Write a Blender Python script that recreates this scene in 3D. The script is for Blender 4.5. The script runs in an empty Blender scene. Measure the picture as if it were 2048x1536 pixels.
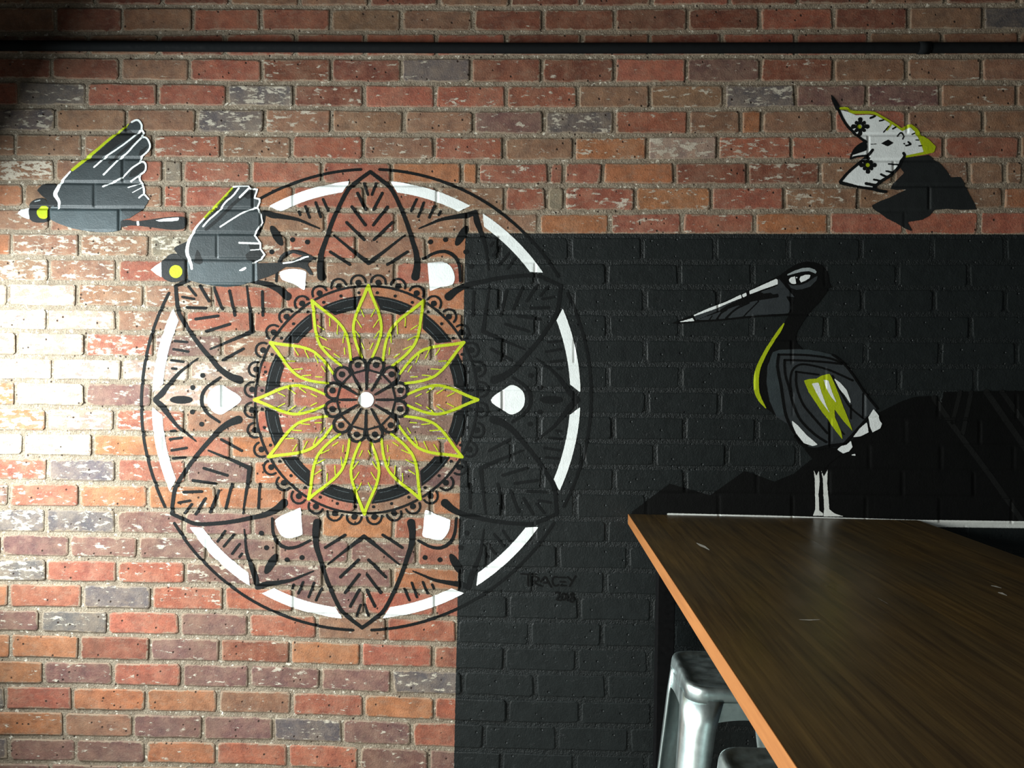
import bpy, bmesh, math, random
import numpy as np
from mathutils import Matrix, Vector
random.seed(7)
rng = np.random.default_rng(7)
scene = bpy.context.scene
col = scene.collection

# ------------------------------------------------------------------ camera
F = 1648.0                 # focal length in pixels of the 2048 x 1536 frame
DIST, ZC = 2.884, 1.50     # camera distance from the brick wall, camera height
YAW, ROLL = math.radians(2.1), math.radians(0.9)
RM = Matrix.Rotation(YAW, 3, 'Z') @ Matrix.Rotation(math.pi / 2, 3, 'X') @ Matrix.Rotation(ROLL, 3, 'Z')
cam_data = bpy.data.cameras.new('camera')
cam_data.sensor_width = 36.0
cam_data.lens = F / 2048.0 * 36.0
cam_data.clip_start = 0.02
cam = bpy.data.objects.new('camera', cam_data)
cam.matrix_world = Matrix.Translation((0, -DIST, ZC)) @ RM.to_4x4()
col.objects.link(cam)
scene.camera = cam
RMN = np.array(RM)

# ------------------------------------------------------------------ world, daylight, exposure
world = bpy.data.worlds.new('world'); scene.world = world
world.use_nodes = True
bg = world.node_tree.nodes['Background']
bg.inputs[0].default_value = (0.72, 0.90, 1.0, 1)
bg.inputs[1].default_value = 0.05
vs = scene.view_settings
vs.view_transform = 'Standard'; vs.look = 'None'; vs.gamma = 1.0; vs.use_curve_mapping = False
vs.exposure = 0.0
WLX = -2.17                                  # inner face of the left wall
WIN = (-1.75, -0.16, 0.86, 2.32)             # window opening: y0, y1, z0, z1
def area(name, loc, rot, sx, sy, power, colour):
    d = bpy.data.lights.new(name, 'AREA'); d.shape = 'RECTANGLE'; d.size = sx; d.size_y = sy
    d.energy = power; d.color = colour
    o = bpy.data.objects.new(name, d); o.location = loc; o.rotation_euler = rot; col.objects.link(o)
    return o
SKY = math.radians(31)                       # sky light comes in slanting down
# daylight entering through the window of the left wall
area('window_daylight', (WLX - 0.30, (WIN[0] + WIN[1]) / 2, 1.53), (0, -math.pi / 2 + SKY, 0),
     0.98, WIN[1] - WIN[0], 226, (0.90, 0.98, 1.0))
# added fill light behind a made-up, unseen second window, further from the brick wall
WIN2 = (-3.5, -1.95, 0.75, 1.85)
area('added_window_fill', (WLX - 0.33, (WIN2[0] + WIN2[1]) / 2, (WIN2[2] + WIN2[3]) / 2 + 0.06), (0, -math.pi / 2 + SKY, 0),
     WIN2[3] - WIN2[2], WIN2[1] - WIN2[0], 205, (1.0, 0.97, 0.90))

# ------------------------------------------------------------------ pixel helpers
def ray(px, py):
    px = np.asarray(px, float); py = np.asarray(py, float)
    d = np.stack([(px - 1024) / F, -(py - 768) / F, -np.ones_like(px)], -1)
    return d @ RMN.T
def to_wall(px, py, y=0.0):
    d = ray(px, py); t = (y + DIST) / d[..., 1]
    return d[..., 0] * t, ZC + d[..., 2] * t
def to_level(px, py, z):
    d = ray(px, py); t = (z - ZC) / d[..., 2]
    return d[..., 0] * t, -DIST + d[..., 1] * t

# ------------------------------------------------------------------ materials
def nodes_of(name):
    m = bpy.data.materials.new(name); m.use_nodes = True
    nt = m.node_tree; b = nt.nodes['Principled BSDF']
    return m, nt, b
def N(nt, kind, **kw):
    n = nt.nodes.new(kind)
    for k, v in kw.items():
        if k in n.inputs.keys() if hasattr(n.inputs, 'keys') else False: n.inputs[k].default_value = v
        else: setattr(n, k, v)
    return n
def L(nt, a, b): nt.links.new(a, b)
def math_node(nt, op, a, b=None, c=None):
    n = nt.nodes.new('ShaderNodeMath'); n.operation = op
    for i, v in enumerate((a, b, c)):
        if v is None: continue
        if isinstance(v, (int, float)): n.inputs[i].default_value = v
        else: nt.links.new(v, n.inputs[i])
    return n.outputs[0]
def mixc(nt, fac, a, b, mode='MIX'):
    n = nt.nodes.new('ShaderNodeMix'); n.data_type = 'RGBA'; n.blend_type = mode
    for s, v in ((n.inputs[0], fac), (n.inputs[6], a), (n.inputs[7], b)):
        if isinstance(v, (int, float)): s.default_value = v
        elif isinstance(v, tuple): s.default_value = v if len(v) == 4 else (*v, 1)
        else: nt.links.new(v, s)
    return n.outputs[2]
def ramp(nt, v, lo, hi, a=0.0, b=1.0):
    n = nt.nodes.new('ShaderNodeMapRange'); n.clamp = True
    nt.links.new(v, n.inputs[0])
    for i, x in ((1, lo), (2, hi), (3, a), (4, b)):
        if isinstance(x, (int, float)): n.inputs[i].default_value = x
        else: nt.links.new(x, n.inputs[i])
    return n.outputs[0]
def noise(nt, vec, scale, detail=3, rough=0.55, stretch=None):
    if stretch:
        m = nt.nodes.new('ShaderNodeMapping'); m.inputs['Scale'].default_value = stretch
        nt.links.new(vec, m.inputs[0]); vec = m.outputs[0]
    n = nt.nodes.new('ShaderNodeTexNoise'); n.inputs['Scale'].default_value = scale
    n.inputs['Detail'].default_value = detail; n.inputs['Roughness'].default_value = rough
    nt.links.new(vec, n.inputs['Vector']); return n.outputs['Fac']
def bump(nt, b, height, strength, dist):
    n = nt.nodes.new('ShaderNodeBump'); n.inputs['Strength'].default_value = strength
    n.inputs['Distance'].default_value = dist
    nt.links.new(height, n.inputs['Height']); nt.links.new(n.outputs[0], b.inputs['Normal'])
def voronoi(nt, vec, scale):
    n = nt.nodes.new('ShaderNodeTexVoronoi'); n.inputs['Scale'].default_value = scale
    nt.links.new(vec, n.inputs['Vector']); return n.outputs['Distance'], n.outputs['Color']

def lin(x0, z0, x1, z1):            # signed linear function, >0 to the right of / below the line
    a, b = z1 - z0, -(x1 - x0); s = math.hypot(a, b); a /= s; b /= s
    return a, b, -(a * x0 + b * z0)
def black_mask(nt, pos):
    """the masked-off black panel of the wall: right of a plumb edge and below a level edge"""
    ex, ez = to_wall([931, 908], [467, 1536]); tx, tz = to_wall([932, 2048], [466.5, 469])
    sep = nt.nodes.new('ShaderNodeSeparateXYZ'); nt.links.new(pos, sep.inputs[0])
    def side(x0, z0, x1, z1, sign):
        a, b, c = lin(x0, z0, x1, z1)
        v = math_node(nt, 'ADD', math_node(nt, 'MULTIPLY', sep.outputs[0], a * sign), math_node(nt, 'MULTIPLY', sep.outputs[2], b * sign))
        return math_node(nt, 'ADD', v, c * sign)
    s1 = side(ex[0], ez[0], ex[1], ez[1], -1)      # right of plumb edge
    s2 = side(tx[0], tz[0], tx[1], tz[1], 1)       # below level edge
    wob = math_node(nt, 'MULTIPLY', math_node(nt, 'SUBTRACT', noise(nt, pos, 90, 2), 0.5), 0.004)
    mn = math_node(nt, 'ADD', math_node(nt, 'MINIMUM', s1, s2), wob)
    return ramp(nt, mn, -0.0006, 0.0006)

BLACK_PANEL = (0.0108, 0.0134, 0.0132)
def wall_material(name, is_brick):
    m, nt, b = nodes_of(name)
    geo = nt.nodes.new('ShaderNodeNewGeometry'); pos = geo.outputs['Position']
    n1 = noise(nt, pos, 22, 4, 0.6)
    n2 = noise(nt, pos, 190, 3, 0.6)
    vd, vc = voronoi(nt, pos, 48)
    sepc = nt.nodes.new('ShaderNodeSeparateColor'); L(nt, vc, sepc.inputs[0])
    few = math_node(nt, 'GREATER_THAN', sepc.outputs[0], 0.80)
    pit = math_node(nt, 'MULTIPLY', ramp(nt, vd, 0.10, 0.22, 1.0, 0.0), few)
    if is_brick:
        at = nt.nodes.new('ShaderNodeAttribute'); at.attribute_name = 'tint'
        c = mixc(nt, ramp(nt, n1, 0.30, 0.72), mixc(nt, 1.0, at.outputs['Color'], (0.66, 0.70, 0.76), 'MULTIPLY'),
                 mixc(nt, 1.0, at.outputs['Color'], (1.22, 1.18, 1.08), 'MULTIPLY'))
        c = mixc(nt, ramp(nt, n2, 0.35, 0.7, 0.0, 0.55), c, mixc(nt, 1.0, c, (0.55, 0.54, 0.56), 'MULTIPLY'))
        c = mixc(nt, ramp(nt, noise(nt, pos, 1.0, 5, 0.7, (38, 38, 62)), 0.50, 0.66, 0, 0.55), c, mixc(nt, 0.5, c, (0.30, 0.225, 0.165)))
        c = mixc(nt, ramp(nt, noise(nt, pos, 1.0, 5, 0.7, (27, 27, 70)), 0.58, 0.70, 0, 0.6), c, mixc(nt, 1.0, c, (0.50, 0.46, 0.46), 'MULTIPLY'))
        # mortar and old whitewash left on the brick faces
        r1 = noise(nt, pos, 1.0, 6, 0.68, (17, 17, 46))
        r2 = noise(nt, pos, 1.0, 5, 0.65, (44, 44, 95))
        rr = math_node(nt, 'ADD', math_node(nt, 'MULTIPLY', r1, 0.62), math_node(nt, 'MULTIPLY', r2, 0.38))
        amt = at.outputs['Alpha']
        thr = math_node(nt, 'SUBTRACT', 0.625, math_node(nt, 'MULTIPLY', amt, 0.22))
        res = ramp(nt, math_node(nt, 'SUBTRACT', rr, thr), 0.0, 0.035)
        res_col = mixc(nt, n2, (0.46, 0.41, 0.31), (0.74, 0.70, 0.60))
        c = mixc(nt, math_node(nt, 'MULTIPLY', res, 0.85), c, res_col)
        # greyish veil of scrubbed-off wash
        veil = math_node(nt, 'MULTIPLY', ramp(nt, noise(nt, pos, 11, 4, 0.6), 0.45, 0.75), math_node(nt, 'ADD', 0.14, math_node(nt, 'MULTIPLY', amt, 0.5)))
        c = mixc(nt, veil, c, (0.36, 0.29, 0.21))
        # mortar smeared over the arrises, ragged
        rim = nt.nodes.new('ShaderNodeAttribute'); rim.attribute_name = 'rim'
        rg = math_node(nt, 'ADD', math_node(nt, 'MULTIPLY', noise(nt, pos, 34, 4, 0.6), 0.75), math_node(nt, 'MULTIPLY', noise(nt, pos, 150, 3, 0.6), 0.35))
        sm = ramp(nt, math_node(nt, 'SUBTRACT', math_node(nt, 'SUBTRACT', rg, 0.40), math_node(nt, 'MULTIPLY', rim.outputs['Fac'], 0.42)), 0.0, 0.05)
        c = mixc(nt, math_node(nt, 'MULTIPLY', sm, ramp(nt, noise(nt, pos, 9, 3, 0.6), 0.38, 0.62, 0.15, 0.85)), c, mixc(nt, n2, (0.23, 0.175, 0.12), (0.42, 0.35, 0.26)))
        # broad stains running over the courses
        c = mixc(nt, ramp(nt, noise(nt, pos, 4.5, 4, 0.6), 0.45, 0.72, 0, 0.30), c, (0.235, 0.150, 0.090))
        c = mixc(nt, ramp(nt, noise(nt, pos, 420, 2, 0.6), 0.25, 0.75, 0, 0.5), mixc(nt, 1.0, c, (0.72, 0.70, 0.68), 'MULTIPLY'), mixc(nt, 1.0, c, (1.22, 1.24, 1.24), 'MULTIPLY'))
    else:
        c = mixc(nt, ramp(nt, n1, 0.3, 0.7), (0.185, 0.142, 0.098), (0.365, 0.310, 0.228))
        c = mixc(nt, ramp(nt, n2, 0.38, 0.66, 0.0, 0.8), c, (0.12, 0.095, 0.07))
        c = mixc(nt, ramp(nt, noise(nt, pos, 55, 5, 0.65), 0.58, 0.66), c, (0.66, 0.62, 0.51))
        res = ramp(nt, n2, 0.3, 0.7)
    c = mixc(nt, pit, c, (0.045, 0.028, 0.02))
    bm = black_mask(nt, pos)
    pc = mixc(nt, ramp(nt, n1, 0.3, 0.7), tuple(x * 0.85 for x in BLACK_PANEL), tuple(x * 1.2 for x in BLACK_PANEL))
    c = mixc(nt, bm, c, pc)
    L(nt, c, b.inputs['Base Color'])
    L(nt, ramp(nt, bm, 0, 1, 0.86, 0.44), b.inputs['Roughness'])
    b.inputs['Specular IOR Level'].default_value = 0.24
    h = math_node(nt, 'ADD', math_node(nt, 'MULTIPLY', n1, 0.5), math_node(nt, 'MULTIPLY', n2, 0.30))
    h = math_node(nt, 'ADD', h, math_node(nt, 'MULTIPLY', res, 0.14 if is_brick else 0.2))
    h = math_node(nt, 'SUBTRACT', h, math_node(nt, 'MULTIPLY', pit, 0.6))
    if not is_brick: h = math_node(nt, 'ADD', h, math_node(nt, 'MULTIPLY', noise(nt, pos, 75, 3, 0.6), 0.9))
    bump(nt, b, h, 0.9, 0.0050)
    return m
M_BRICK = wall_material('weathered_brick', True)
M_MORTAR = wall_material('old_mortar', False)

def paint(name, rgb, rough=0.5, vary=0.14, spec=0.4):
    m, nt, b = nodes_of(name)
    geo = nt.nodes.new('ShaderNodeNewGeometry'); pos = geo.outputs['Position']
    n1 = noise(nt, pos, 22, 4, 0.6); n2 = noise(nt, pos, 190, 3, 0.6)
    c = mixc(nt, ramp(nt, n1, 0.3, 0.7), tuple(x * (1 - vary) for x in rgb), tuple(min(1, x * (1 + vary)) for x in rgb))
    L(nt, c, b.inputs['Base Color']); b.inputs['Roughness'].default_value = rough
    b.inputs['Specular IOR Level'].default_value = spec
    h = math_node(nt, 'ADD', math_node(nt, 'MULTIPLY', n1, 0.5), math_node(nt, 'MULTIPLY', n2, 0.30))
    bump(nt, b, h, 0.6, 0.004)
    return m
P_LINE = paint('black_line_paint', (0.0050, 0.0060, 0.0060), 0.65, 0.14, 0.13)
P_BLACK = paint('deep_black_paint', (0.0030, 0.0032, 0.0030), 0.65, 0.14, 0.12)
P_SLATE = paint('slate_paint', (0.027, 0.036, 0.038), 0.5)
P_SLATE2 = paint('dark_slate_paint', (0.0115, 0.0135, 0.0135), 0.6, 0.14, 0.25)
P_SLATE3 = paint('bluish_slate_paint', (0.040, 0.056, 0.060), 0.5)
P_MID = paint('charcoal_paint', (0.026, 0.031, 0.033), 0.5)
P_WHITE = paint('white_paint', (0.72, 0.76, 0.74), 0.5, 0.05)
P_WHITE2 = paint('off_white_paint', (0.62, 0.64, 0.60), 0.5, 0.06)
P_GREY = paint('pale_grey_paint', (0.27, 0.31, 0.31), 0.5)
P_YELLOW = paint('lime_yellow_paint', (0.34, 0.415, 0.007), 0.55, 0.08, 0.25)
P_PANEL = paint('panel_grey_paint', (0.008, 0.0085, 0.008), 0.65, 0.14, 0.12)

# ------------------------------------------------------------------ helpers: objects
def link(name, me, mat=None, parent=None):
    o = bpy.data.objects.new(name, me); col.objects.link(o)
    if mat is not None: me.materials.append(mat)
    if parent is not None: o.parent = parent
    return o
def empty(name, loc=(0, 0, 0), rz=0.0):
    o = bpy.data.objects.new(name, None); o.location = loc; o.rotation_euler = (0, 0, rz)
    o.empty_display_size = 0.05
    col.objects.link(o); return o
def tag(o, label=None, cat=None, group=None, kind=None):
    if label: o['label'] = label
    if cat: o['category'] = cat
    if group: o['group'] = group
    if kind: o['kind'] = kind
    return o
def mesh(name, verts, faces, smooth=False):
    me = bpy.data.meshes.new(name); me.from_pydata([tuple(v) for v in verts], [], [tuple(f) for f in faces])
    if smooth: me.polygons.foreach_set('use_smooth', [True] * len(me.polygons))
    me.update(); return me
def box_mesh(name, lo, hi, bevel=0.0, seg=2):
    bm = bmesh.new(); bmesh.ops.create_cube(bm, size=1)
    for v in bm.verts:
        v.co = [lo[i] + (v.co[i] + 0.5) * (hi[i] - lo[i]) for i in range(3)]
    if bevel: bmesh.ops.bevel(bm, geom=bm.edges[:], offset=bevel, segments=seg, affect='EDGES', profile=0.6)
    me = bpy.data.meshes.new(name); bm.to_mesh(me); bm.free(); return me
def boxes_mesh(name, boxes):
    v, f = [], []
    for lo, hi in boxes:
        k = len(v)
        v += [(x, y, z) for x in (lo[0], hi[0]) for y in (lo[1], hi[1]) for z in (lo[2], hi[2])]
        f += [[k + i for i in q] for q in ((0, 1, 3, 2), (4, 6, 7, 5), (0, 4, 5, 1), (2, 3, 7, 6), (0, 2, 6, 4), (1, 5, 7, 3))]
    return mesh(name, v, f)
def tube_mesh(name, pts, r, n=10, cap=True):
    pts = [Vector(p) for p in pts]; v, f = [], []
    for i, p in enumerate(pts):
        d = (pts[min(i + 1, len(pts) - 1)] - pts[max(i - 1, 0)]).normalized()
        up = Vector((0, 0, 1)) if abs(d.z) < 0.9 else Vector((1, 0, 0))
        a = d.cross(up).normalized(); b2 = d.cross(a)
        for k in range(n):
            t = 2 * math.pi * k / n; v.append(p + (a * math.cos(t) + b2 * math.sin(t)) * r)
    for i in range(len(pts) - 1):
        for k in range(n):
            k2 = (k + 1) % n; f.append((i * n + k, i * n + k2, (i + 1) * n + k2, (i + 1) * n + k))
    if cap: f += [tuple(range(n))[::-1], tuple((len(pts) - 1) * n + k for k in range(n))]
    return mesh(name, v, f, True)

# ------------------------------------------------------------------ the brick courses (traced bed and head joints)
BX = np.array([-700., 0., 512., 1024., 2048., 2900.])
b0 = [12, 69, 112, 161, 214, 265, 316, 365, 416, 464, 514, 564, 614, 661, 713, 761, 813, 863, 912, 963, 1014, 1065, 1114, 1163, 1216, 1264, 1317, 1368, 1419, 1472, 1522]
b1 = [15, 65, 116, 167, 216, 269, 320, 369, 419, 468, 519, 569, 620, 668, 718, 767, 818, 869, 919, 971, 1022, 1074, 1124, 1172, 1224, 1276, 1327, 1378, 1429, 1482, 1532]
b2 = [17, 66, 115, 169, 220, 272, 324, 372, 425, 471, 524, 573, 625, 675, 728, 778, 828, 880, 932, 982, 1036, 1086, 1138, 1188, 1240, 1292, 1343, 1396, 1447, 1502, 1555]
b3 = [11, 62, 114, 166, 217, 269, 320, 372, 421, 473, 525, 577, 629, 682, 734, 787, 840, 892, 943, 996, 1050, 1102, 1154, 1207, 1260, 1312, 1366, 1418, 1471, 1525, 1578]
def extend(b, pitch): return [b[0] - pitch * k for k in range(9, 0, -1)] + b + [b[-1] + pitch * k for k in range(1, 4)]
BED0 = np.array([extend(b0, 50.6), extend(b0, 50.6), extend(b1, 50.9), extend(b2, 51.2), extend(b3, 51.8), extend(b3, 51.9)], float)
BED0[0] += (BED0[1] - BED0[2]) * 0.6
BED0[5] += (BED0[4] - BED0[3]) * 0.35
NB = BED0.shape[1]          # bed lines; course r lies between line r and r+1; photo course k has index k+8
def bed(r, x): return np.interp(x, BX, BED0[:, r])
HEADS = {
 0: '54 190 326 460 600 738 878 1020 1163 1304 1459 1596 1740 1890',
 1: '112 245 386 523 662 803 947 1086 1230 1375 1519 1667 1816 1965',
 2: '41 178 318 452 592 730 872 1012 1163 1299 1443 1591 1737 1883 2037',
 3: '105 241 380 524 663 803 942 1084 1229 1373 1520 1666 1812 1962',
 4: '39 174 316 454 588 729 871 1012 1155 1300 1448 1590 1733 1880 2032',
 5: '112 254 394 530 663 808 948 1088 1229 1376 1481 1523 1667 1813 1965',
 6: '31 167 307 444 584 727 869 1008 1149 1294 1435 1582 1735 1886 2039',
 7: '111 247 327 366 502 644 783 924 956 1098 1128 1205 1349 1494 1640 1786 1938 2008 2046',
 8: '49 190 327 368 507 587 729 874 1010 1093 1129 1270 1423 1568 1715 1857 2006',
 9: '100 240 375 523 651 791 934 1078 1220 1364 1510 1657 1808 1958',
 10: '24 160 300 435 576 713 853 998 1140 1284', 11: '100 235 374 510 650 790 927 1070 1213 1358',
 12: '18 155 289 426 570 712 851 1000 1145 1290', 13: '96 234 372 507 646 788 926 1073 1216 1360',
 14: '35 171 309 445 583 723 865 1007 1148 1290 1433 1583 1731 1880 2032',
 15: '106 245 379 518 656 795 932 1078 1216 1361 1507 1650 1798 1950',
 16: '33 171 305 445 583 722 862 1005 1149 1294 1438 1585 1728 1876 2032',
 17: '94 231 371 512 648 794 930 1078 1226 1369 1513 1661 1810 1958',
 18: '48 187 327 462 602 744 884 1023 1166 1309', 19: '96 234 372 507 648 797 940 1085 1228 1370',
 20: '19 159 297 434 571 712 862', 21: '92 232 369 505 643 787 922 1068 1213', 22: '5 140 277 414 557 699 834 975 1116 1256',
 23: '94 235 371 512 647 786 922', 24: '19 166 304 449 588 729 870', 25: '81 217 360 497 634 774 914',
 26: '22 160 301 441 581 722 866', 27: '87 227 365 500 642 784 925', 28: '12 146 293 437 584 728 869',
 29: '129 267 407 547 686 824', 30: '19 152 292 434 577 718 858', 31: '102 240 380 520 660 800'}
# colour code per brick from the left edge of the photo; digit after a letter = leftover whitewash 0..9
CODES = {
 0: 'b0b0d0d0b0b0d0b0d0d0r0d0d0b0d0', 1: 'b0d0b0r0r0b0b0d0d0d0d0r0d0b0g0', 2: 'b0b0b0d0r0r0r0r0d0d0d0r0r0b0b0b0',
 3: 'd0d0b1r2d3d2g2d1d2r0p2d2b1b1b1', 4: 'r1g3r2r2g5d3r2r3r3b2b3g4p2p3b2b1', 5: 'g4b1b1g4b4b2b3p3g4r2b3o1b2r1b1b1',
 6: 'b2b2b2r3b3r2b3r3b2o3w5r4r2r2r1b2', 7: 'b6b3r2m3r3r2r2o1o2r3r2r2o1d2d4b3b3b1b3b2', 8: 'o2b2b4r3r2o2r2r2b3r3m2r4o3r3b4b3b3o3',
 9: 'b3b3r2r3b2r2b3b3o2r3r3o2r1r1r1', 10: 'o2b5b5m5b4r2b2o1', 11: 'b6b4r2r3b4b3r3b3', 12: 'w7w7b4b4r2r2o1o2', 13: 'w7w6b4r2r2r2o1b1',
 14: 'w7w6r5p4b4r2b2r2', 15: 'w7w8w6w5r3p2p2p3', 16: 'o6w8p3w5p3r2p2o1', 17: 'o6w6r4b3r3b3p3b3', 18: 'w9w8o3r2o2o1o1r1', 19: 'r4g4r3p3o2r1p2b2',
 20: 'p4r3o3o3o2r2b2o1', 21: 'g5g4p3p2p2o1r2p2', 22: 'r2p1p3p3p2p2p2r2', 23: 'g5r2r3p4p3p2o2r2', 24: 'o2r2g3r3r2p3r1r2', 25: 'p2g3r1p2r2b2r2r2',
 26: 'o2o1d0p2d2o1r2r2', 27: 'o1p2r2p2p3p2g3b2', 28: 'g3r1o1o1b2r2o1r1', 29: 'o2b2p2p1g3p3r1', 30: 'g3p2p1o2r1r2p2p2', 31: 'p2p2b2p2r2p2p2'}
PAL = dict(r=(0.365, 0.118, 0.074), o=(0.410, 0.160, 0.074), b=(0.285, 0.150, 0.092), p=(0.205, 0.105, 0.090), g=(0.150, 0.130, 0.128),
           d=(0.235, 0.080, 0.050), m=(0.250, 0.220, 0.160), w=(0.430, 0.300, 0.240))
LO, HI = -330.0, 2560.0
COURSES = []                 # per course: list of (x0, x1, (r,g,b), wash, relief, tilt_x, tilt_y)
for r in range(NB - 1):
    k = r - 8
    if k in HEADS: js = [float(s) for s in HEADS[k].split()]
    else: js = [(40.0 if k % 2 else 110.0) + random.uniform(-12, 12)]
    codes = CODES.get(k, '')
    while js[0] > LO: js.insert(0, js[0] - random.uniform(136, 142)); codes = random.choice(('b2', 'r3', 'p2', 'o2')) + codes
    codes = codes[2:] if len(codes) > 2 * (len(js) + 1) else codes
    n_left = 0
    while js[-1] < HI: js.append(js[-1] + random.uniform(142, 147))
    row = []
    for i in range(len(js) - 1):
        c = codes[2 * i + 2: 2 * i + 4]            # brick i lies right of joint i
        if len(c) < 2: c = random.choice('rbprod') + '2'
        base = np.array(PAL[c[0]]) * random.uniform(0.88, 1.1) * (0.85 if k <= 2 else 1.0)   # unscrubbed courses above the pipe, tint also darkened to imitate dimmer light there
        base = base * np.array([random.uniform(.96, 1.04) for _ in range(3)])
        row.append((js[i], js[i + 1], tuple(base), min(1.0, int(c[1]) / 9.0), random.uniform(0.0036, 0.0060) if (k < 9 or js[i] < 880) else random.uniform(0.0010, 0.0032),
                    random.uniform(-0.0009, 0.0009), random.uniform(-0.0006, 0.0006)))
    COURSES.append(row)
GB, GH = 3.7, 2.7            # half widths of bed and head joints, pixels

def wall_height(px, py):
    """height of the brick surface above the mortar plane at wall-pixel positions"""
    px = np.asarray(px, float); py = np.asarray(py, float)
    lines = np.stack([bed(r, px) for r in range(NB)])
    idx = np.clip((py[None] >= lines).sum(0) - 1, 0, NB - 2)
    out = np.zeros_like(px)
    for r in np.unique(idx):
        s = idx == r
        row = COURSES[r]; xs = np.array([b[0] for b in row])
        x, y = px[s], py[s]
        j = np.clip(np.searchsorted(xs, x) - 1, 0, len(row) - 1)
        A = np.array([(b[0], b[1], b[4], b[5], b[6]) for b in row])[j]
        top, bot = lines[r][s] + GB, lines[r + 1][s] - GB
        d = np.minimum(np.minimum(x - A[:, 0] - GH, A[:, 1] - GH - x), np.minimum(y - top, bot - y))
        u = (x - A[:, 0]) / (A[:, 1] - A[:, 0]) * 2 - 1; v = (y - top) / (bot - top) * 2 - 1
        out[s] = np.maximum(0, A[:, 2] + A[:, 3] * u + A[:, 4] * v) * np.clip((d + 2.0) / 2.2, 0, 1)
    return out

# wall body with the mortar face at y = 0
def wall_corner(px, py): x, z = to_wall(px, py); return float(x), float(z)
WX0, WX1, WZ1 = WLX - 0.25, 2.65, 3.12
wall = link('wall_back', box_mesh('wall_back', (WX0, 0.0, -0.02), (WX1, 0.26, WZ1)), M_MORTAR)
tag(wall, 'old red brick wall, part of it painted matt black, under the mural', kind='structure')

def brick_geometry(r, b):
    x0, x1, base, wash, rel, tx, ty = b
    xl, xr = x0 + GH, x1 - GH
    rc = random.uniform(2.0, 5.0)
    P = []
    def T(x): return float(bed(r, x)) + GB
    def B(x): return float(bed(r + 1, x)) - GB
    w = xr - xl
    k = min(rc, w * 0.3)
    P += [(xl + k, T(xl + k)), (xl + w * .36, T(xl + w * .36)), (xl + w * .68, T(xl + w * .68)), (xr - k, T(xr - k)),
          (xr, T(xr) + k), (xr, B(xr) - k), (xr - k, B(xr - k)), (xl + w * .66, B(xl + w * .66)), (xl + w * .33, B(xl + w * .33)),
          (xl + k, B(xl + k)), (xl, B(xl) - k), (xl, T(xl) + k)]
    P = np.array(P); c = P.mean(0)
    jit = np.array([random.uniform(0, 2.2) for _ in P]) + random.uniform(-0.3, 0.5)
    jit = np.maximum(jit, 0)
    sgn = np.sign(c - P); P = P + sgn * jit[:, None] * np.array([0.9, 0.9])
    I = P + sgn * np.array([2.3, 2.0]); I2 = P + sgn * np.array([8.0, 7.0]) * min(1.0, w / 60)
    top, bot = P[:, 1].min(), P[:, 1].max()
    def hgt(Q):
        u = (Q[:, 0] - x0) / (x1 - x0) * 2 - 1; v = (Q[:, 1] - top) / (bot - top) * 2 - 1
        return np.maximum(0.0008, rel + tx * u + ty * v)
    V = []
    for Q, f in ((P, 'back'), (P, 'edge'), (I, 'face'), (I2, 'face')):
        X, Z = to_wall(Q[:, 0], Q[:, 1])
        h = -0.012 * np.ones(len(Q)) if f == 'back' else (hgt(Q) - 0.0016 if f == 'edge' else hgt(Q))
        V += [(X[i], -h[i], Z[i]) for i in range(len(Q))]
    n = len(P); Fc = []
    for a in (0, n, 2 * n):
        for i in range(n):
            j = (i + 1) % n; Fc.append((a + i, a + n + i, a + n + j, a + j))
    Fc.append(tuple(range(3 * n, 4 * n)))
    Fc = [f[::-1] for f in Fc]
    return V, Fc, (*base, wash)
def add_tint(me, cols):
    a = me.color_attributes.new('tint', 'FLOAT_COLOR', 'POINT')
    a.data.foreach_set('color', np.asarray(cols, np.float32).ravel())
    e = me.attributes.new('rim', 'FLOAT', 'POINT'); m = len(cols) // 48          # 0 at the arris, 1 inside the face
    e.data.foreach_set('value', np.tile(np.repeat(np.array([0, 0, .25, 1], np.float32), 12), m))
allb = []
for r, row in enumerate(COURSES):
    for b in row:
        x0, x1 = b[0], b[1]; y0, y1 = float(bed(r, (x0 + x1) / 2)), float(bed(r + 1, (x0 + x1) / 2))
        if x1 < LO + 10 or x0 > HI - 10: continue
        zz = to_wall(1024, y0)[1], to_wall(1024, y1)[1]
        if zz[0] > WZ1 or zz[1] < 0.0: continue
        X0 = to_wall(x0, y0)[0]; X1 = to_wall(x1, y1)[0]
        if X0 < WX0 + 0.02 or X1 > WX1: continue
        vis = max(0, min(x1, 2048) - max(x0, 0)) * max(0, min(y1, 1536) - max(y0, 0))
        vx0 = max(x0, 0); red_w = max(0, min(x1, 2048) - vx0) if (y0 + y1) / 2 < 467 else max(0, min(x1, 932) - vx0)
        red = red_w * max(0, min(y1, 1536) - max(y0, 0))
        allb.append((red + vis * 0.05, vis, r, b))
allb.sort(key=lambda t: -t[0])
rest_v, rest_f, rest_c = [], [], []
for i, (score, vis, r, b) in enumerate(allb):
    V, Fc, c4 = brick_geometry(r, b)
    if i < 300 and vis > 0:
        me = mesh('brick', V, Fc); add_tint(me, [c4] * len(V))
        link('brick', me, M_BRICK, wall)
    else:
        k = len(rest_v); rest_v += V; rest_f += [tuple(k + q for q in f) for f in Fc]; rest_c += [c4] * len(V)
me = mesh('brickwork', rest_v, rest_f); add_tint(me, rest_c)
o = link('brickwork', me, M_BRICK, wall); o['kind'] = 'stuff'

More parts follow.
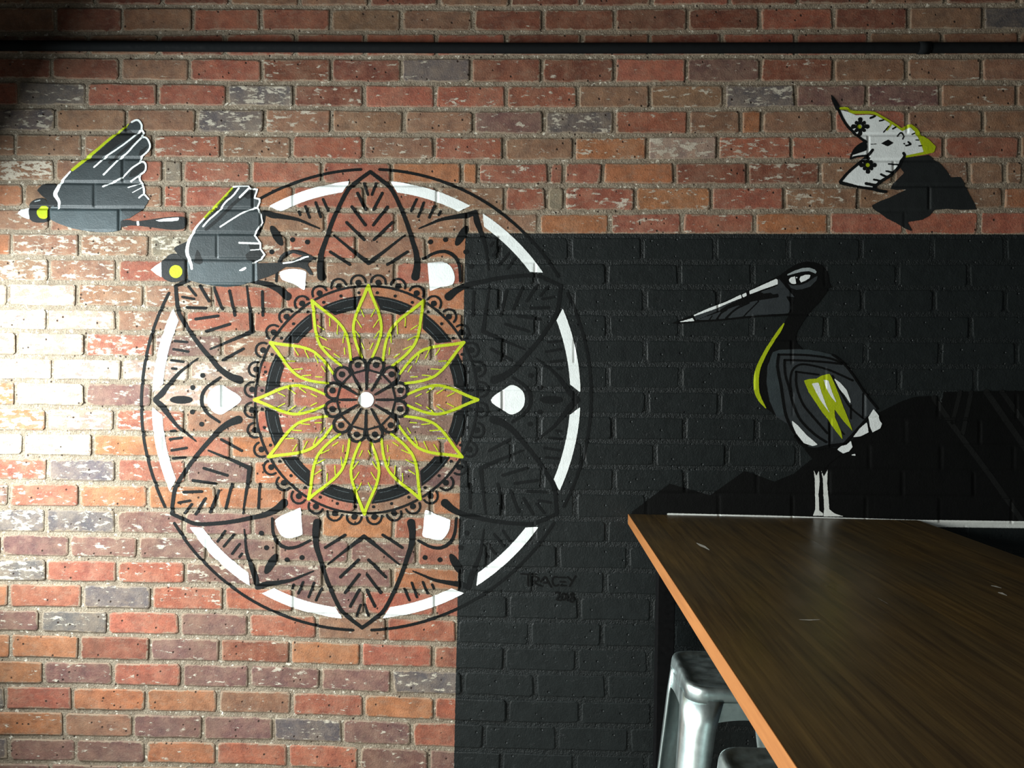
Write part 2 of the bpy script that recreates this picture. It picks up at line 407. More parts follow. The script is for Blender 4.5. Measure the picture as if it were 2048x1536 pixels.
# ------------------------------------------------------------------ paint: shapes drawn as signed distances, meshed onto the brick relief
BIG = 50.0
def crv(pts, n=6, closed=False):
    """Catmull-Rom through points (x, y[, r])"""
    P = np.array(pts, float)
    if len(P) < 3: return P
    if closed: Q = np.vstack([P[-1], P, P[0], P[1]])
    else: Q = np.vstack([2 * P[0] - P[1], P, 2 * P[-1] - P[-2]])
    out = []
    for i in range(1, len(Q) - 2):
        p0, p1, p2, p3 = Q[i - 1], Q[i], Q[i + 1], Q[i + 2]
        for t in np.arange(n) / n:
            out.append(0.5 * ((2 * p1) + (p2 - p0) * t + (2 * p0 - 5 * p1 + 4 * p2 - p3) * t * t + (3 * p1 - p0 - 3 * p2 + p3) * t ** 3))
    if not closed: out.append(P[-1])
    return np.array(out)
def stroke(pts, r=2.0, smooth=True):
    P = np.array(pts, float)
    if P.shape[1] == 2: P = np.hstack([P, np.full((len(P), 1), float(r))])
    if smooth and len(P) > 2: P = crv(P)
    return ('s', P)
def poly(pts, smooth=False):
    P = np.array(pts, float)[:, :2]
    if smooth: P = crv(P, 5, True)
    return ('p', P)
def disc(x, y, r, ry=None, a=0.0):
    ry = ry or r; t = np.linspace(0, 2 * math.pi, 25)[:-1]
    c, s = math.cos(a), math.sin(a)
    X = r * np.cos(t); Y = ry * np.sin(t)
    return ('p', np.stack([x + X * c - Y * s, y + X * s + Y * c], 1))
def seg_dist(X, Y, a, b):
    dx, dy = b[0] - a[0], b[1] - a[1]; l2 = dx * dx + dy * dy + 1e-9
    t = np.clip(((X - a[0]) * dx + (Y - a[1]) * dy) / l2, 0, 1)
    return np.hypot(X - a[0] - t * dx, Y - a[1] - t * dy), t
def fill(Fd, xs, ys, shape, sub=False):
    kind, P = shape
    m = (P[:, 2].max() if kind == 's' else 0) + 4
    i0, i1 = np.searchsorted(ys, P[:, 1].min() - m), np.searchsorted(ys, P[:, 1].max() + m)
    j0, j1 = np.searchsorted(xs, P[:, 0].min() - m), np.searchsorted(xs, P[:, 0].max() + m)
    if i1 <= i0 or j1 <= j0: return
    if kind == 's' and len(P) > 14:           # long strokes in pieces, smaller windows
        for k in range(0, len(P) - 1, 10): fill(Fd, xs, ys, ('s', P[k:k + 11]), sub)
        return
    X, Y = np.meshgrid(xs[j0:j1], ys[i0:i1]); D = np.full(X.shape, BIG)
    if kind == 's':
        for a, b in zip(P[:-1], P[1:]):
            d, t = seg_dist(X, Y, a, b); D = np.minimum(D, d - (a[2] + (b[2] - a[2]) * t))
        if len(P) == 1: D = np.hypot(X - P[0, 0], Y - P[0, 1]) - P[0, 2]
    else:
        ins = np.zeros(X.shape, bool); Q = np.roll(P, -1, 0)
        for a, b in zip(P, Q):
            d, t = seg_dist(X, Y, a, b); D = np.minimum(D, d)
            if a[1] != b[1]:
                c = ((a[1] > Y) != (b[1] > Y)) & (X < (b[0] - a[0]) * (Y - a[1]) / (b[1] - a[1]) + a[0]); ins ^= c
        D = np.where(ins, -D, D)
    W = Fd[i0:i1, j0:j1]
    Fd[i0:i1, j0:j1] = np.maximum(W, -D) if sub else np.minimum(W, D)
CASES = []
for c in range(16):
    f = []
    for k in range(4):
        if c >> k & 1: f.append(('c', k))
        if (c >> k & 1) != (c >> ((k + 1) % 4) & 1): f.append(('e', k))
    CASES.append(f)
def paint_mesh(name, shapes, step=2.0, lift=0.0009, cut=(), rough=0.5):
    allp = np.vstack([s[1][:, :2] for s in shapes]); mr = max([s[1][:, 2].max() if s[0] == 's' else 0 for s in shapes]) + 3 * step
    x0, y0 = np.floor((allp.min(0) - mr) / step) * step; x1, y1 = np.ceil((allp.max(0) + mr) / step) * step
    xs = np.arange(x0, x1 + step, step); ys = np.arange(y0, y1 + step, step)
    Fd = np.full((len(ys), len(xs)), BIG)
    for s in shapes: fill(Fd, xs, ys, s)
    for s in cut: fill(Fd, xs, ys, s, True)
    Xg, Yg = np.meshgrid(xs, ys)
    Fd = Fd + rough * 0.5 * (np.sin(Xg * .83 + 1.7 * np.sin(Yg * .31)) * np.sin(Yg * .71 + 1.3 * np.sin(Xg * .27)))
    Fd[[0, -1], :] = BIG; Fd[:, [0, -1]] = BIG
    ins = Fd < 0
    ny, nx = Fd.shape
    cid = -np.ones(Fd.shape, int); cid[ins] = np.arange(ins.sum()); nv = ins.sum()
    VX, VY = [Xg[ins]], [Yg[ins]]
    def edge(F0, F1, X0, Y0, X1, Y1):
        nonlocal nv
        s = (F0 < 0) != (F1 < 0); t = F0[s] / (F0[s] - F1[s])
        t = np.clip(t, 0.04, 0.96)
        VX.append(X0[s] + (X1[s] - X0[s]) * t); VY.append(Y0[s] + (Y1[s] - Y0[s]) * t)
        e = -np.ones(F0.shape, int); e[s] = nv + np.arange(s.sum()); nv += s.sum(); return e
    eh = edge(Fd[:, :-1], Fd[:, 1:], Xg[:, :-1], Yg[:, :-1], Xg[:, 1:], Yg[:, 1:])
    ev = edge(Fd[:-1], Fd[1:], Xg[:-1], Yg[:-1], Xg[1:], Yg[1:])
    corners = [cid[:-1, :-1], cid[:-1, 1:], cid[1:, 1:], cid[1:, :-1]]
    edges = [eh[:-1], ev[:, 1:], eh[1:], ev[:, :-1]]
    code = sum((c >= 0).astype(int) << k for k, c in enumerate(corners))
    faces = []
    for c in range(1, 16):
        s = code == c
        if not s.any(): continue
        A = np.stack([(corners if t == 'c' else edges)[k][s] for t, k in CASES[c]], 1)
        faces += A.tolist()
    px, py = np.concatenate(VX), np.concatenate(VY)
    h = wall_height(px, py) + lift
    X, Z = to_wall(px, py)
    me = bpy.data.meshes.new(name)
    me.from_pydata(np.stack([X, -h, Z], 1).tolist(), [], faces)
    me.polygons.foreach_set('use_smooth', [True] * len(me.polygons)); me.update()
    return me
LIFT = 0.0009
def part(name, mat, parent, shapes, step=2.0, layer=0, cut=(), rough=0.5, label=None):
    o = link(name, paint_mesh(name, shapes, step, LIFT + 0.00035 * layer, cut, rough), mat, parent)
    if label: o['label'] = label
    return o
def parts(name, mat, parent, shapes, step=2.0, layer=0, **kw):
    for q in shapes: part(name, mat, parent, [q], step, layer, **kw)
class Crop:
    """turns coordinates read in a magnified view of the photo into photo pixels"""
    def __init__(s, x, y, k): s.x, s.y, s.k = x, y, k
    def __call__(s, pts):
        return [(s.x + p[0] / s.k, s.y + p[1] / s.k) + tuple(p[2:]) for p in pts]
def chunk(txt):
    v = [float(t) for t in txt.replace(',', ' ').split()]; return list(zip(v[0::2], v[1::2]))
def mural(name, label, px, py):
    x, z = to_wall(px, py); o = empty(name, (0, 0, 0)); tag(o, label, 'mural', 'murals painted on the brick wall'); return o

# ------------------------------------------------------------------ mandala
mand = mural('mandala_mural', 'round black, white and yellow mandala painted half on red brick, half on black', 733, 799)
RX, RY = 449.0, 460.0
def pol(r, a):                                   # a: degrees clockwise from the top
    u, v = r * math.sin(math.radians(a)), -r * math.cos(math.radians(a))
    return (733 + u * RX - 0.0175 * v * RY, 799.5 + v * RY)
def loc(r, t, a):                                # local radial / tangential photo pixels about direction a
    s, c = math.sin(math.radians(a)), math.cos(math.radians(a))
    u, v = (r * s + t * c) / 455.0, (-r * c + t * s) / 455.0
    return (733 + u * RX - 0.0175 * v * RY, 799.5 + v * RY)
def arc(r, a0, a1, rad, n=None):
    n = n or max(3, int(abs(a1 - a0) / 2.2))
    return ('s', np.array([(*pol(r, a0 + (a1 - a0) * k / n), rad) for k in range(n + 1)]))
kf, kj = Crop(512, 384, 4), Crop(512, 768, 4)
DROPS = {0: (kf, '1375,580 1385,568 1440,560 1500,560 1555,592 1582,640 1592,690 1582,730 1555,748 1470,765 1400,792 1392,780 1385,700'),
         5: (kf, '195,662 198,640 250,622 310,617 370,625 404,640 405,660 398,730 392,785 350,765 300,735 215,705'),
         3: (kj, '157,1100 160,1085 200,1055 280,1020 355,988 362,1000 368,1100 375,1190 370,1203 300,1230 225,1226 180,1170'),
         2: (kj, '1355,1012 1375,1008 1460,1050 1550,1082 1555,1100 1545,1170 1505,1230 1465,1252 1400,1235 1335,1215 1340,1150 1348,1050')}
for k in range(6):
    a = 60 * k
    # large pointed petal
    sh = []
    for s in (1, -1):
        side = [(450, 0, 3.6), (434, 22, 3.8), (416, 43, 4), (381, 62, 4), (346, 77, 4.2), (313, 88, 4.6), (288, 96, 5.4), (263, 98, 6.6), (243, 95, 8.2)]
        sh.append(stroke([(*loc(r, s * t, a), w) for r, t, w in side]))
        for r0, t0, r1, t1, w in ((427, 12, 405, 4, 2.6), (408, 25, 376, 8, 3), (381, 36, 345, 8, 3), (350, 46, 316, 10, 3), (292, 78, 267, 38, 2.9)):
            sh.append(stroke([(*loc(r0, s * t0, a), w), (*loc(r1, s * t1, a), w)]))
        sh.append(stroke([(*loc(325, s * 72, a), 1.9), (*loc(292, s * 30, a), 3.2), (*loc(270, 0, a), 4.4)], smooth=False))
    part('pointed_petal', P_LINE, mand, sh, 1.6)
    # small peak between the petals
    a = 60 * k + 30
    sh = []
    for s in (1, -1):
        sh.append(stroke([(*loc(r, s * t, a), w) for r, t, w in ((428, 0, 4.5), (414, 12, 6.0), (403, 26, 4.8), (381, 52, 3.2), (361, 68, 2.3), (343, 82, 1.4))]))
        for t, r0, r1, dt in ((62, 394, 386, 1), (78, 396, 372, 3), (100, 392, 362, 5), (116, 390, 365, 2)):
            sh.append(stroke([(*loc(r0, s * t, a), 2.6), (*loc(r1, s * (t - dt), a), 2.6)]))
        sh.append(disc(*loc(351, s * 24, a), 5)); sh.append(disc(*loc(332, s * 48, a), 5))
        sh.append(stroke([(*loc(r, s * t, a), w) for r, t, w in ((333, 0, 3.6), (330, 14, 3.4), (318, 29, 3), (296, 44, 2.6))]))
    sh.append(disc(*loc(374, 0, a), 23, 8, math.radians(a - 90)))
    part('peak', P_LINE, mand, sh, 1.6)
    if k in DROPS: part('white_drop', P_WHITE, mand, [poly(crv(DROPS[k][0](chunk(DROPS[k][1])), 3, True))], 1.6)
    else: part('white_drop', P_WHITE, mand, [poly(crv([loc(*p, a) for p in ((321, 0), (318, 14), (307, 25), (293, 29), (280, 22), (252, 1), (280, -22), (293, -29), (307, -25), (318, -14))], 4, True))], 1.6)
    for s in (1, -1):
        inner = [pol(.908, a + s * d) for d in np.linspace(4.2, 22.3, 12)]
        outer = [pol(.953, a + s * d) for d in np.linspace(24.6, 1.9, 14)]
        part('white_arc', P_WHITE, mand, [poly(inner + outer)], 1.8)
    part('outer_ring', P_LINE, mand, [arc(1.0, 60 * k + 2.4, 60 * k + 57.6, 2.9)], 1.5)
for k in range(36):
    a = 5 + 10 * k
    cx, cy = pol(.510, a)
    arcpts = []
    for t in np.linspace(-92, 92, 10):
        ang = math.radians(a + t); arcpts.append((cx + 14.8 * math.sin(ang), cy - 14.8 * math.cos(ang), 2.2))
    part('scallop', P_LINE, mand, [('s', np.array(arcpts)), disc(cx, cy, 6), disc(*pol(.466, a), 3.2)], 1.4)
for k in range(12):
    a = 30 * k
    part('band', P_LINE, mand, [poly([pol(.452, a + d) for d in np.linspace(3.4, 26.2, 7)] + [pol(.394, a + d) for d in np.linspace(21.6, 8.4, 6)]),
                                arc(.494, a + 1.8, a + 28.2, 2.4)], 1.5)
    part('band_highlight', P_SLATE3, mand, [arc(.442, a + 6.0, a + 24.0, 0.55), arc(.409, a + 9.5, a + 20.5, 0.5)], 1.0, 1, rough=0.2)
    sh = []
    for s in (1, -1):
        sh.append(stroke([(*loc(r, s * t, a), w) for r, t, w in ((226, 0, 3.2), (205, 8, 3.0), (172, 22, 2.9), (148, 28, 2.8), (130, 27, 2.8), (108, 21, 2.7), (84, 11, 2.5))]))
        for r0, t0, r1, t1 in ((178, 14, 164, 7), (158, 22, 143, 12), (136, 24, 122, 14), (112, 12, 100, 6)):
            sh.append(stroke([(*loc(r0, s * t0, a), 1.1), (*loc(r1, s * t1, a), 1.1)]))
    part('flower_petal', P_YELLOW, mand, sh, 1.4, 1)
    # rosette at the centre
    cx, cy = pol(.152, a + 15)
    arcpts = []
    for t in np.linspace(-118, 118, 12):
        ang = math.radians(a + 15 + t); arcpts.append((cx + 16 * math.sin(ang), cy - 16 * math.cos(ang), 2.9))
    part('rosette_lobe', P_LINE, mand, [('s', np.array(arcpts)), disc(*pol(.156, a + 15), 6.2),
         stroke([(*pol(.130, a + 2), 2.1), (*pol(.130, a + 28), 2.1)]), stroke([(*pol(.046, a), 2.2), (*pol(.09, a), 3.0), (*pol(.126, a), 3.2 if k % 2 == 0 else 1.8)])], 1.3, 1)
part('centre_dot', P_WHITE, mand, [disc(*pol(0, 0), 15.5)], 1.6, 2)

# ------------------------------------------------------------------ two flying birds on the left
c1 = Crop(20, 225, 5.3333)
bird = mural('painted_bird', 'slate grey bird in flight with raised white-lined wing, painted above the other grey bird', 200, 350)
part('far_wing', P_SLATE2, bird, [poly(c1(chunk('300,835 350,780 390,762 480,762 510,790 490,860 480,920 530,950 530,1010 420,1010 400,930 350,890')))], 2, 2)
part('body', P_SLATE3, bird, [poly(crv(c1(chunk('440,1010 700,985 1180,1000 1275,1120 1190,1165 1190,1245 1100,1275 900,1275 700,1245 560,1200 490,1170 435,1130')), 4, True))], 2, 2)
part('wing', P_SLATE, bird, [poly(c1(chunk('680,630 760,560 870,470 1000,370 1150,250 1240,175 1290,120 1350,90 1390,95 1420,140 1420,190 1430,230 1420,265 1460,275 1490,310 1505,370 1480,420 1430,465 1405,480 1400,520 1440,535 1460,570 1450,630 1400,670 1395,720 1420,780 1440,840 1450,880 1490,930 1470,980 1410,1050 1320,1110 1270,1140 1180,1030 520,1035 550,980 510,930 490,880 510,830 560,750 610,690 660,635')))], 2, 3)
parts('dark_feather', P_SLATE2, bird, [poly(c1(chunk(t))) for t in (
    '1210,190 1260,180 1340,230 1270,290 1150,360 1060,440 960,500 900,540 800,545 880,480 1010,380', '1370,260 1410,200 1420,240 1400,290 1330,330 1260,400 1160,480 1080,560 1050,545 1180,430 1290,330',
    '1480,360 1430,450 1380,470 1400,410', '1400,550 1440,560 1440,620 1330,690 1270,700 1310,620')], 2, 4)
part('yellow_edge', P_YELLOW, bird, [stroke(c1([(680, 618, 3.0), (840, 490, 3.2), (960, 390, 2.8), (1100, 270, 2.6), (1210, 190, 2.0), (1275, 130, 1.0)]))], 1.6, 4)
parts('feather_line', P_WHITE, bird, [stroke(c1(chunk(t)), w) for t, w in (
    ('910,590 1000,510 1040,475 1180,380 1300,290 1410,195', 1.7), ('1010,670 1070,610 1170,510 1260,440 1340,350 1420,270', 1.8), ('1000,795 1130,740 1220,690 1310,600 1400,540', 1.7),
    ('1300,740 1390,680', 1.7), ('1270,805 1400,765', 1.2), ('1315,860 1420,805', 0.9), ('1385,915 1440,880 1490,930', 1.6),
    ('1310,110 1350,90 1385,95 1415,140 1415,185 1430,220 1420,270', 2.0), ('1420,270 1460,275 1490,310 1505,370 1480,420 1430,465 1410,485 1400,525', 1.8),
    ('1400,530 1440,535 1460,570 1450,630 1400,670', 1.8), ('1400,670 1395,720 1430,790 1440,840 1440,880', 2.0))]
     + [stroke(c1([(660, 635, 1.6), (610, 690, 2.0), (560, 750, 2.4), (520, 820, 3.8), (497, 880, 4.2), (530, 940, 3.2), (540, 980, 2.6), (522, 1032, 1.4)]))], 1.6, 5)
part('head', P_SLATE2, bird, [poly(crv(c1(chunk('205,1080 215,1010 240,960 300,925 370,920 400,945 422,1000 430,1080 425,1150 390,1175 320,1180 260,1170 225,1140')), 4, True))], 2, 3)
part('beak', P_WHITE, bird, [poly(c1(chunk('90,1080 130,1040 210,1018 212,1080 224,1147 150,1120')))], 2, 4)
part('eye', P_YELLOW, bird, [poly(c1(chunk('297,1070 310,1030 340,1006 380,1002 408,1010 412,1070 410,1120 385,1138 345,1135 312,1110')), True)], 1.8, 4)
part('glint', P_GREY, bird, [stroke(c1(chunk('280,955 335,940')), 1.0)], 1.4, 4)
tl = part('tail', P_SLATE2, bird, [poly(crv(c1(chunk('1190,1165 1270,1150 1340,1165 1480,1150 1650,1125 1810,1115 1870,1125 1890,1160 1880,1215 1840,1250 1720,1255 1520,1230 1400,1215 1290,1210 1200,1225')), 4, True))], 2, 2)
parts('tail_stripe', P_WHITE, bird, [poly(c1(chunk('1360,1165 1385,1160 1390,1210 1365,1212'))), poly(c1(chunk('1565,1155 1660,1135 1815,1122 1805,1155 1740,1165 1600,1168')))], 1.6, 3)

c2 = Crop(290, 360, 5.3333)
bird = mural('painted_bird', 'slate grey bird in flight overlapping the edge of the mandala', 440, 480)
part('far_wing', P_SLATE2, bird, [poly(c2(chunk('312,740 330,715 460,655 470,800 450,870 390,840 345,780')))], 2, 2)
part('body', P_SLATE3, bird, [poly(c2(chunk('450,870 800,860 1200,870 1210,1075 1100,1100 1000,1130 870,1145 700,1125 580,1100 470,1070')))], 2, 3)
part('wing', P_SLATE, bird, [poly(c2(chunk('640,415 740,310 860,190 950,80 1010,70 1110,70 1130,100 1205,105 1175,195 1230,210 1230,240 1205,300 1240,370 1260,460 1200,545 1175,590 1240,680 1240,740 1290,800 1240,850 1160,890 1050,882 520,885 470,840 450,770 450,700 480,640 520,560 570,490')))], 2, 4)
parts('dark_feather', P_SLATE2, bird, [poly(c2(chunk(t))) for t in ('525,880 560,740 590,780 625,880 590,905', '1110,690 1225,690 1235,740 1130,745', '1080,800 1130,760 1240,750 1285,800 1240,850 1170,880 1090,850',
     '950,90 1000,90 960,160 870,240 760,360 640,460 620,480 640,420', '1130,110 1195,115 1170,190 1100,210 1060,180')]
     + [stroke(c2(chunk('660,530 780,430 900,310 1000,220 1110,140')), 3.2)], 2, 5)
part('yellow_edge', P_YELLOW, bird, [stroke(c2([(640, 415, 2.4), (740, 310, 3.2), (850, 200, 3.2), (940, 95, 2.4)]))], 1.6, 5)
parts('feather_line', P_WHITE, bird, [stroke(c2(chunk(t)), w) for t, w in (
    ('630,500 690,430 800,330 870,240 950,170 1010,90', 1.8), ('1020,190 1060,150 1110,100', 2.0), ('810,505 940,420 1060,350 1190,300', 1.6), ('1015,675 1230,682', 1.9), ('1135,752 1230,745', 1.0))]
    + [stroke(c2(chunk('950,80 1010,70 1110,68 1130,100 1205,105 1175,195 1230,210 1230,240 1205,300 1240,370 1260,460 1200,545 1175,590 1240,680 1240,740 1285,800 1240,850 1160,890')), 1.7, False),
       stroke(c2([(640, 415, 1.6), (570, 490, 2.0), (520, 570, 2.4), (475, 660, 3.0), (457, 760, 3.6), (472, 830, 3.4), (500, 900, 3.0), (508, 948, 2.6)]))], 1.6, 6)
part('belly_mark', P_WHITE, bird, [stroke(c2([(1015, 970, 1.0), (1050, 958, 2.6), (1078, 942, 2.2)]))], 1.6, 5)
part('head', P_SLATE2, bird, [poly(crv(c2(chunk('182,880 230,830 280,795 340,790 400,830 442,870 447,980 440,1060 380,1080 300,1092 240,1075 195,1040 182,980')), 4, True))], 2, 4)
part('beak', P_WHITE, bird, [poly(c2(chunk('70,960 110,925 182,878 186,1042 130,1010')))], 2, 5)
part('eye', P_YELLOW, bird, [disc(*c2([(337, 979)])[0], 13)], 1.6, 5)
part('tail', P_SLATE2, bird, [poly(c2(chunk('1200,890 1420,885 1550,870 1640,830 1720,800 1770,800 1800,825 1790,850 1750,880 1740,910 1790,990 1800,1020 1760,1010 1720,960 1650,935 1500,930 1400,1000 1300,1040 1205,1072'))),
     stroke(c2(chunk('1430,870 1460,820 1510,780 1580,770 1660,790 1720,805')), 2.4)], 2, 2)
parts('tail_stripe', P_WHITE, bird, [stroke(c2(chunk('1480,890 1560,880 1640,855 1700,830 1745,820')), 1.6)], 1.5, 3)

# ------------------------------------------------------------------ white bird with flower-patterned wings, upper right
c3 = Crop(1630, 180, 5.332)
bird = mural('painted_bird', 'white bird with flower-patterned wings, lime crest and dark tail painted above the black panel', 1810, 330)
part('tail', P_SLATE2, bird, [poly(c3(chunk('955,725 1060,715 1200,695 1270,750 1330,790 1400,870 1440,935 1540,930 1570,970 1600,1040 1640,1120 1700,1230 1710,1275 1560,1280 1400,1270 1270,1280 1220,1340 1140,1385 1050,1400 980,1410 1030,1490 1030,1508 960,1480 860,1420 760,1370 680,1310 610,1265 600,1235 680,1190 790,1150 870,1110 970,1065 860,1070 795,1060 830,1000 900,930 945,890 900,830 920,770')))], 2.2, 1)
part('body', P_WHITE, bird, [poly(c3(chunk('250,215 350,240 430,275 560,270 650,280 760,340 860,400 920,440 1000,400 1060,460 1110,550 1150,665 950,710 940,740 880,830 800,910 700,970 620,1050 500,1040 300,1005 265,985 320,900 430,810 540,700 590,650 545,700 380,735 375,710 420,630 480,580 545,560 480,510 400,440 330,350 270,260')))], 2, 2)
part('crest', P_YELLOW, bird, [poly(c3(chunk('980,375 1020,375 1080,420 1130,490 1200,530 1280,610 1260,670 1180,690 1060,710 955,728 955,705 1150,665 1110,550 1060,460 1010,405 930,440 920,410'))),
     stroke(c3([(268, 198, 2.0), (340, 205, 3.0), (400, 242, 3.0), (600, 248, 2.8), (690, 285, 2.4), (780, 335, 2.2), (860, 385, 2.2), (925, 432, 2.0)])), stroke(c3(chunk('790,345 800,375 760,430')), 1.8)], 1.8, 3)
sh = [stroke(c3([(165, 60, .8), (190, 110, 3.6), (225, 175, 4.6), (245, 220, 3.0), (285, 305, 2.8), (340, 390, 2.8), (420, 470, 2.6), (490, 530, 2.6), (545, 560, 2.2)])),
      stroke(c3(chunk('545,560 480,580 420,630 385,690 370,735')), 1.8), poly(c3(chunk('390,700 430,625 490,580 540,572 557,610 540,650 480,672'))),
      stroke(c3(chunk('375,735 430,718 540,705')), 2.0), stroke(c3(chunk('605,645 570,690 530,730 430,810 340,890 275,965')), 2.8), stroke(c3(chunk('275,965 265,990 320,1005 450,1035 600,1060 680,1080 745,1090')), 3.0),
      stroke(c3(chunk('610,1060 640,1025 700,975 800,910 880,830 910,770 945,710 935,680')), 2.8), poly(c3(chunk('695,575 770,535 828,570 765,608')))]
for t, w in (('585,305 630,285', 2.2), ('680,335 725,325', 1.6), ('725,455 780,390', 1.2), ('820,420 855,400', 1.6), ('870,500 910,460 940,490 925,530', 1.4), ('960,600 1010,585 985,560', 1.7), ('1030,475 1055,465', 1.2),
             ('1065,540 1095,540', 1.2), ('1095,602 1130,600', 1.2), ('585,585 655,580', .8), ('775,795 880,800', 1.5), ('750,870 820,885', 1.8), ('695,905 760,935', 2.2), ('620,960 690,975', 2.0), ('535,1000 640,1020', 2.6), ('940,578 942,580', 1.6)):
    sh.append(stroke(c3(chunk(t)), w))
for cx, cy, R in ((475, 395, 95), (556, 806, 88)):
    for q in range(8):
        a = q * math.pi / 4; big = 1.0 if q % 2 == 0 else 0.78
        p0 = (cx + 32 * math.cos(a), cy + 32 * math.sin(a), 2.4); p1 = (cx + R * .78 * big * math.cos(a), cy + R * .78 * big * math.sin(a), 4.6 if q % 2 == 0 else 3.6)
        sh.append(stroke(c3([p0, p1])))
part('outline', P_LINE, bird, sh, 1.5, 4)
part('flower_centre', P_YELLOW, bird, [disc(*c3([(467, 397)])[0], 4.2)], 1.4, 4)
part('flower_centre', P_YELLOW, bird, [disc(*c3([(552, 806)])[0], 4.2)], 1.4, 4)

# ------------------------------------------------------------------ landscape on the black panel
mn = Crop(1240, 760, 2.535)
land = mural('mountain_mural', 'deep black mountain silhouette painted on the black panel behind the wading bird', 1650, 950)
part('ridge', P_BLACK, land, [poly(mn(chunk('60,668 250,525 455,585 630,460 780,515 880,475 965,405 1060,360 1180,300 1310,165 1420,110 1490,85 1570,80 1618,150 1640,60 2500,50 2500,725 1600,712 240,690 60,690')))], 3.2, 0)
parts('strut', P_PANEL, land, [stroke(mn(chunk(t)), w, False) for t, w in (('1590,92 1680,225 1860,465 2030,705', 5.2), ('1722,62 1682,215', 4.2), ('1778,62 1735,270', 4.2), ('1855,60 2048,340 2200,560', 6), ('1935,60 2048,220 2200,440', 5))], 2.2, 1)
gl = mural('ground_line', 'thin white line painted on the black panel just above the table end', 1700, 1035)
part('line', P_WHITE2, gl, [poly([(1334, 1026), (1536, 1030.5), (1836, 1039.5), (2048, 1042), (2230, 1044), (2230, 1058), (2048, 1056), (1836, 1053.5), (1536, 1045), (1334, 1040)])], 2, 2)

# ------------------------------------------------------------------ long-billed wading bird
w1 = Crop(1330, 510, 5.689); w2 = Crop(1480, 640, 5.119); w3 = Crop(1536, 768, 4.0)
bird = mural('painted_wading_bird', 'tall long-billed black wading bird with lime throat standing on the white line', 1620, 800)
part('neck', P_BLACK, bird, [poly(w1(chunk('1290,240 1400,160 1500,100 1600,75 1700,85 1790,125 1840,190 1860,260 1865,310 1895,370 1850,378 1840,420 1750,540 1640,650 1560,770 1500,870'))
     + w2(chunk('585,110 565,175 580,240 640,300 600,340 330,340 300,370 285,480 280,640 310,820 372,985 260,900 190,740 150,600 190,480 270,310 340,190 440,40')) + w1(chunk('1350,780 1400,690 1440,600 1380,450 1300,300')))], 2.2, 2)
bl = part('bill', P_BLACK, bird, [poly(w1(chunk('60,780 320,680 860,445 1300,232 1480,490 1440,600 1400,688 1000,712 600,752 330,770 150,787')))], 2, 3)
part('bill_panel', P_MID, bird, [poly(w1(chunk('1290,270 1470,480 1370,470 1425,560 1430,610 1400,665 900,698 680,725 500,738 350,742 330,700 700,560 1280,350')))], 1.8, 4,
     cut=[poly(w1(chunk('700,575 930,475 1060,412 1120,440 1200,430 1225,450 1285,440 1290,482 1000,528 800,585 400,728 362,735 620,630'))), stroke(w1(chunk('880,712 960,630 1060,530')), 1.3), stroke(w1(chunk('690,722 800,620 950,545')), 2.0), stroke(w1(chunk('580,742 640,660 700,625')), 1.8), stroke(w1(chunk('500,742 535,695')), 1.2)])
parts('bill_stripe', P_WHITE, bird, [poly(w1(chunk(t))) for t in ('320,685 500,605 700,530 860,452 870,490 740,540 560,618 330,697', '872,450 920,430 926,466 884,486', '955,410 1100,345 1260,272 1280,285 1278,335 1120,390 960,450', '145,767 310,718 335,752')], 1.5, 5)
part('brow', P_GREY, bird, [poly(w1(chunk('1385,238 1390,220 1470,180 1560,150 1640,145 1700,165 1722,190 1710,213 1640,185 1560,190 1480,210')))], 1.5, 4)
part('eye', P_WHITE, bird, [poly(w1(chunk('1405,285 1420,260 1475,243 1490,330 1440,330 1415,310'))), poly(w1(chunk('1525,280 1540,245 1600,225 1655,228 1640,265 1600,290 1545,315'))), disc(*w1([(1495, 258)])[0], 1.5)], 1.3, 4)
part('lower_lid', P_MID, bird, [poly(w1(chunk('1395,325 1440,347 1540,342 1620,312 1680,267 1735,235 1720,290 1650,360 1560,390 1490,398 1430,375')))], 1.6, 3)
part('throat', P_YELLOW, bird, [stroke(w2([(445, 38, 1.2), (400, 110, 3.2), (340, 200, 3.4), (270, 310, 3.6), (205, 440, 4.2), (172, 540, 4.8), (163, 640, 5.2), (172, 740, 4.8), (205, 820, 3.8), (262, 902, 0.9)]))], 1.7, 4)
part('body', P_MID, bird, [poly(w2(chunk('330,330 400,305 600,298 800,320 940,355 1050,430 1140,540 1250,700 1400,900 1300,1000 1150,1180 1060,1260 900,1300 760,1320 640,1290 560,1200 480,1060 370,990 300,830 268,640 278,480')))], 2, 3)
part('breast_stripe', P_SLATE, bird, [poly(w2(chunk('330,330 400,308 700,302 940,360 900,385 700,352 385,345 375,480 415,700 450,985 372,985 302,830 268,640 278,480')))], 2, 4)
parts('feather_line', P_BLACK, bird, [stroke(w2(chunk(t)), w) for t, w in (
    ('1040,440 900,390 700,362 520,355 390,355', 2.2), ('390,355 380,480 420,700 460,950 520,1100 600,1220 680,1280', 2.8), ('1040,450 850,430 620,415 450,410', 2.2), ('450,410 460,560 500,700 540,860 620,1030 760,1170 880,1250', 2.4),
    ('1150,620 900,510 700,460 600,460 530,520 510,640 530,780', 2.0), ('570,530 575,680 640,860 760,1010 890,1160', 2.2), ('570,530 800,560', 2.0), ('940,355 1050,440 1160,580 1280,760 1400,910', 2.0),
    ('940,570 1050,780 1130,900 1260,1010', 1.8), ('1310,990 1230,1080 1150,1170 1060,1265', 2.4), ('1255,750 1250,1000', 1.3), ('1130,870 1130,1010', 1.8), ('905,1010 910,1290', 2.2), ('1060,1270 900,1290 760,1320 650,1290 560,1190', 3.0), ('1060,1170 900,1010', 1.5))], 1.7, 5)
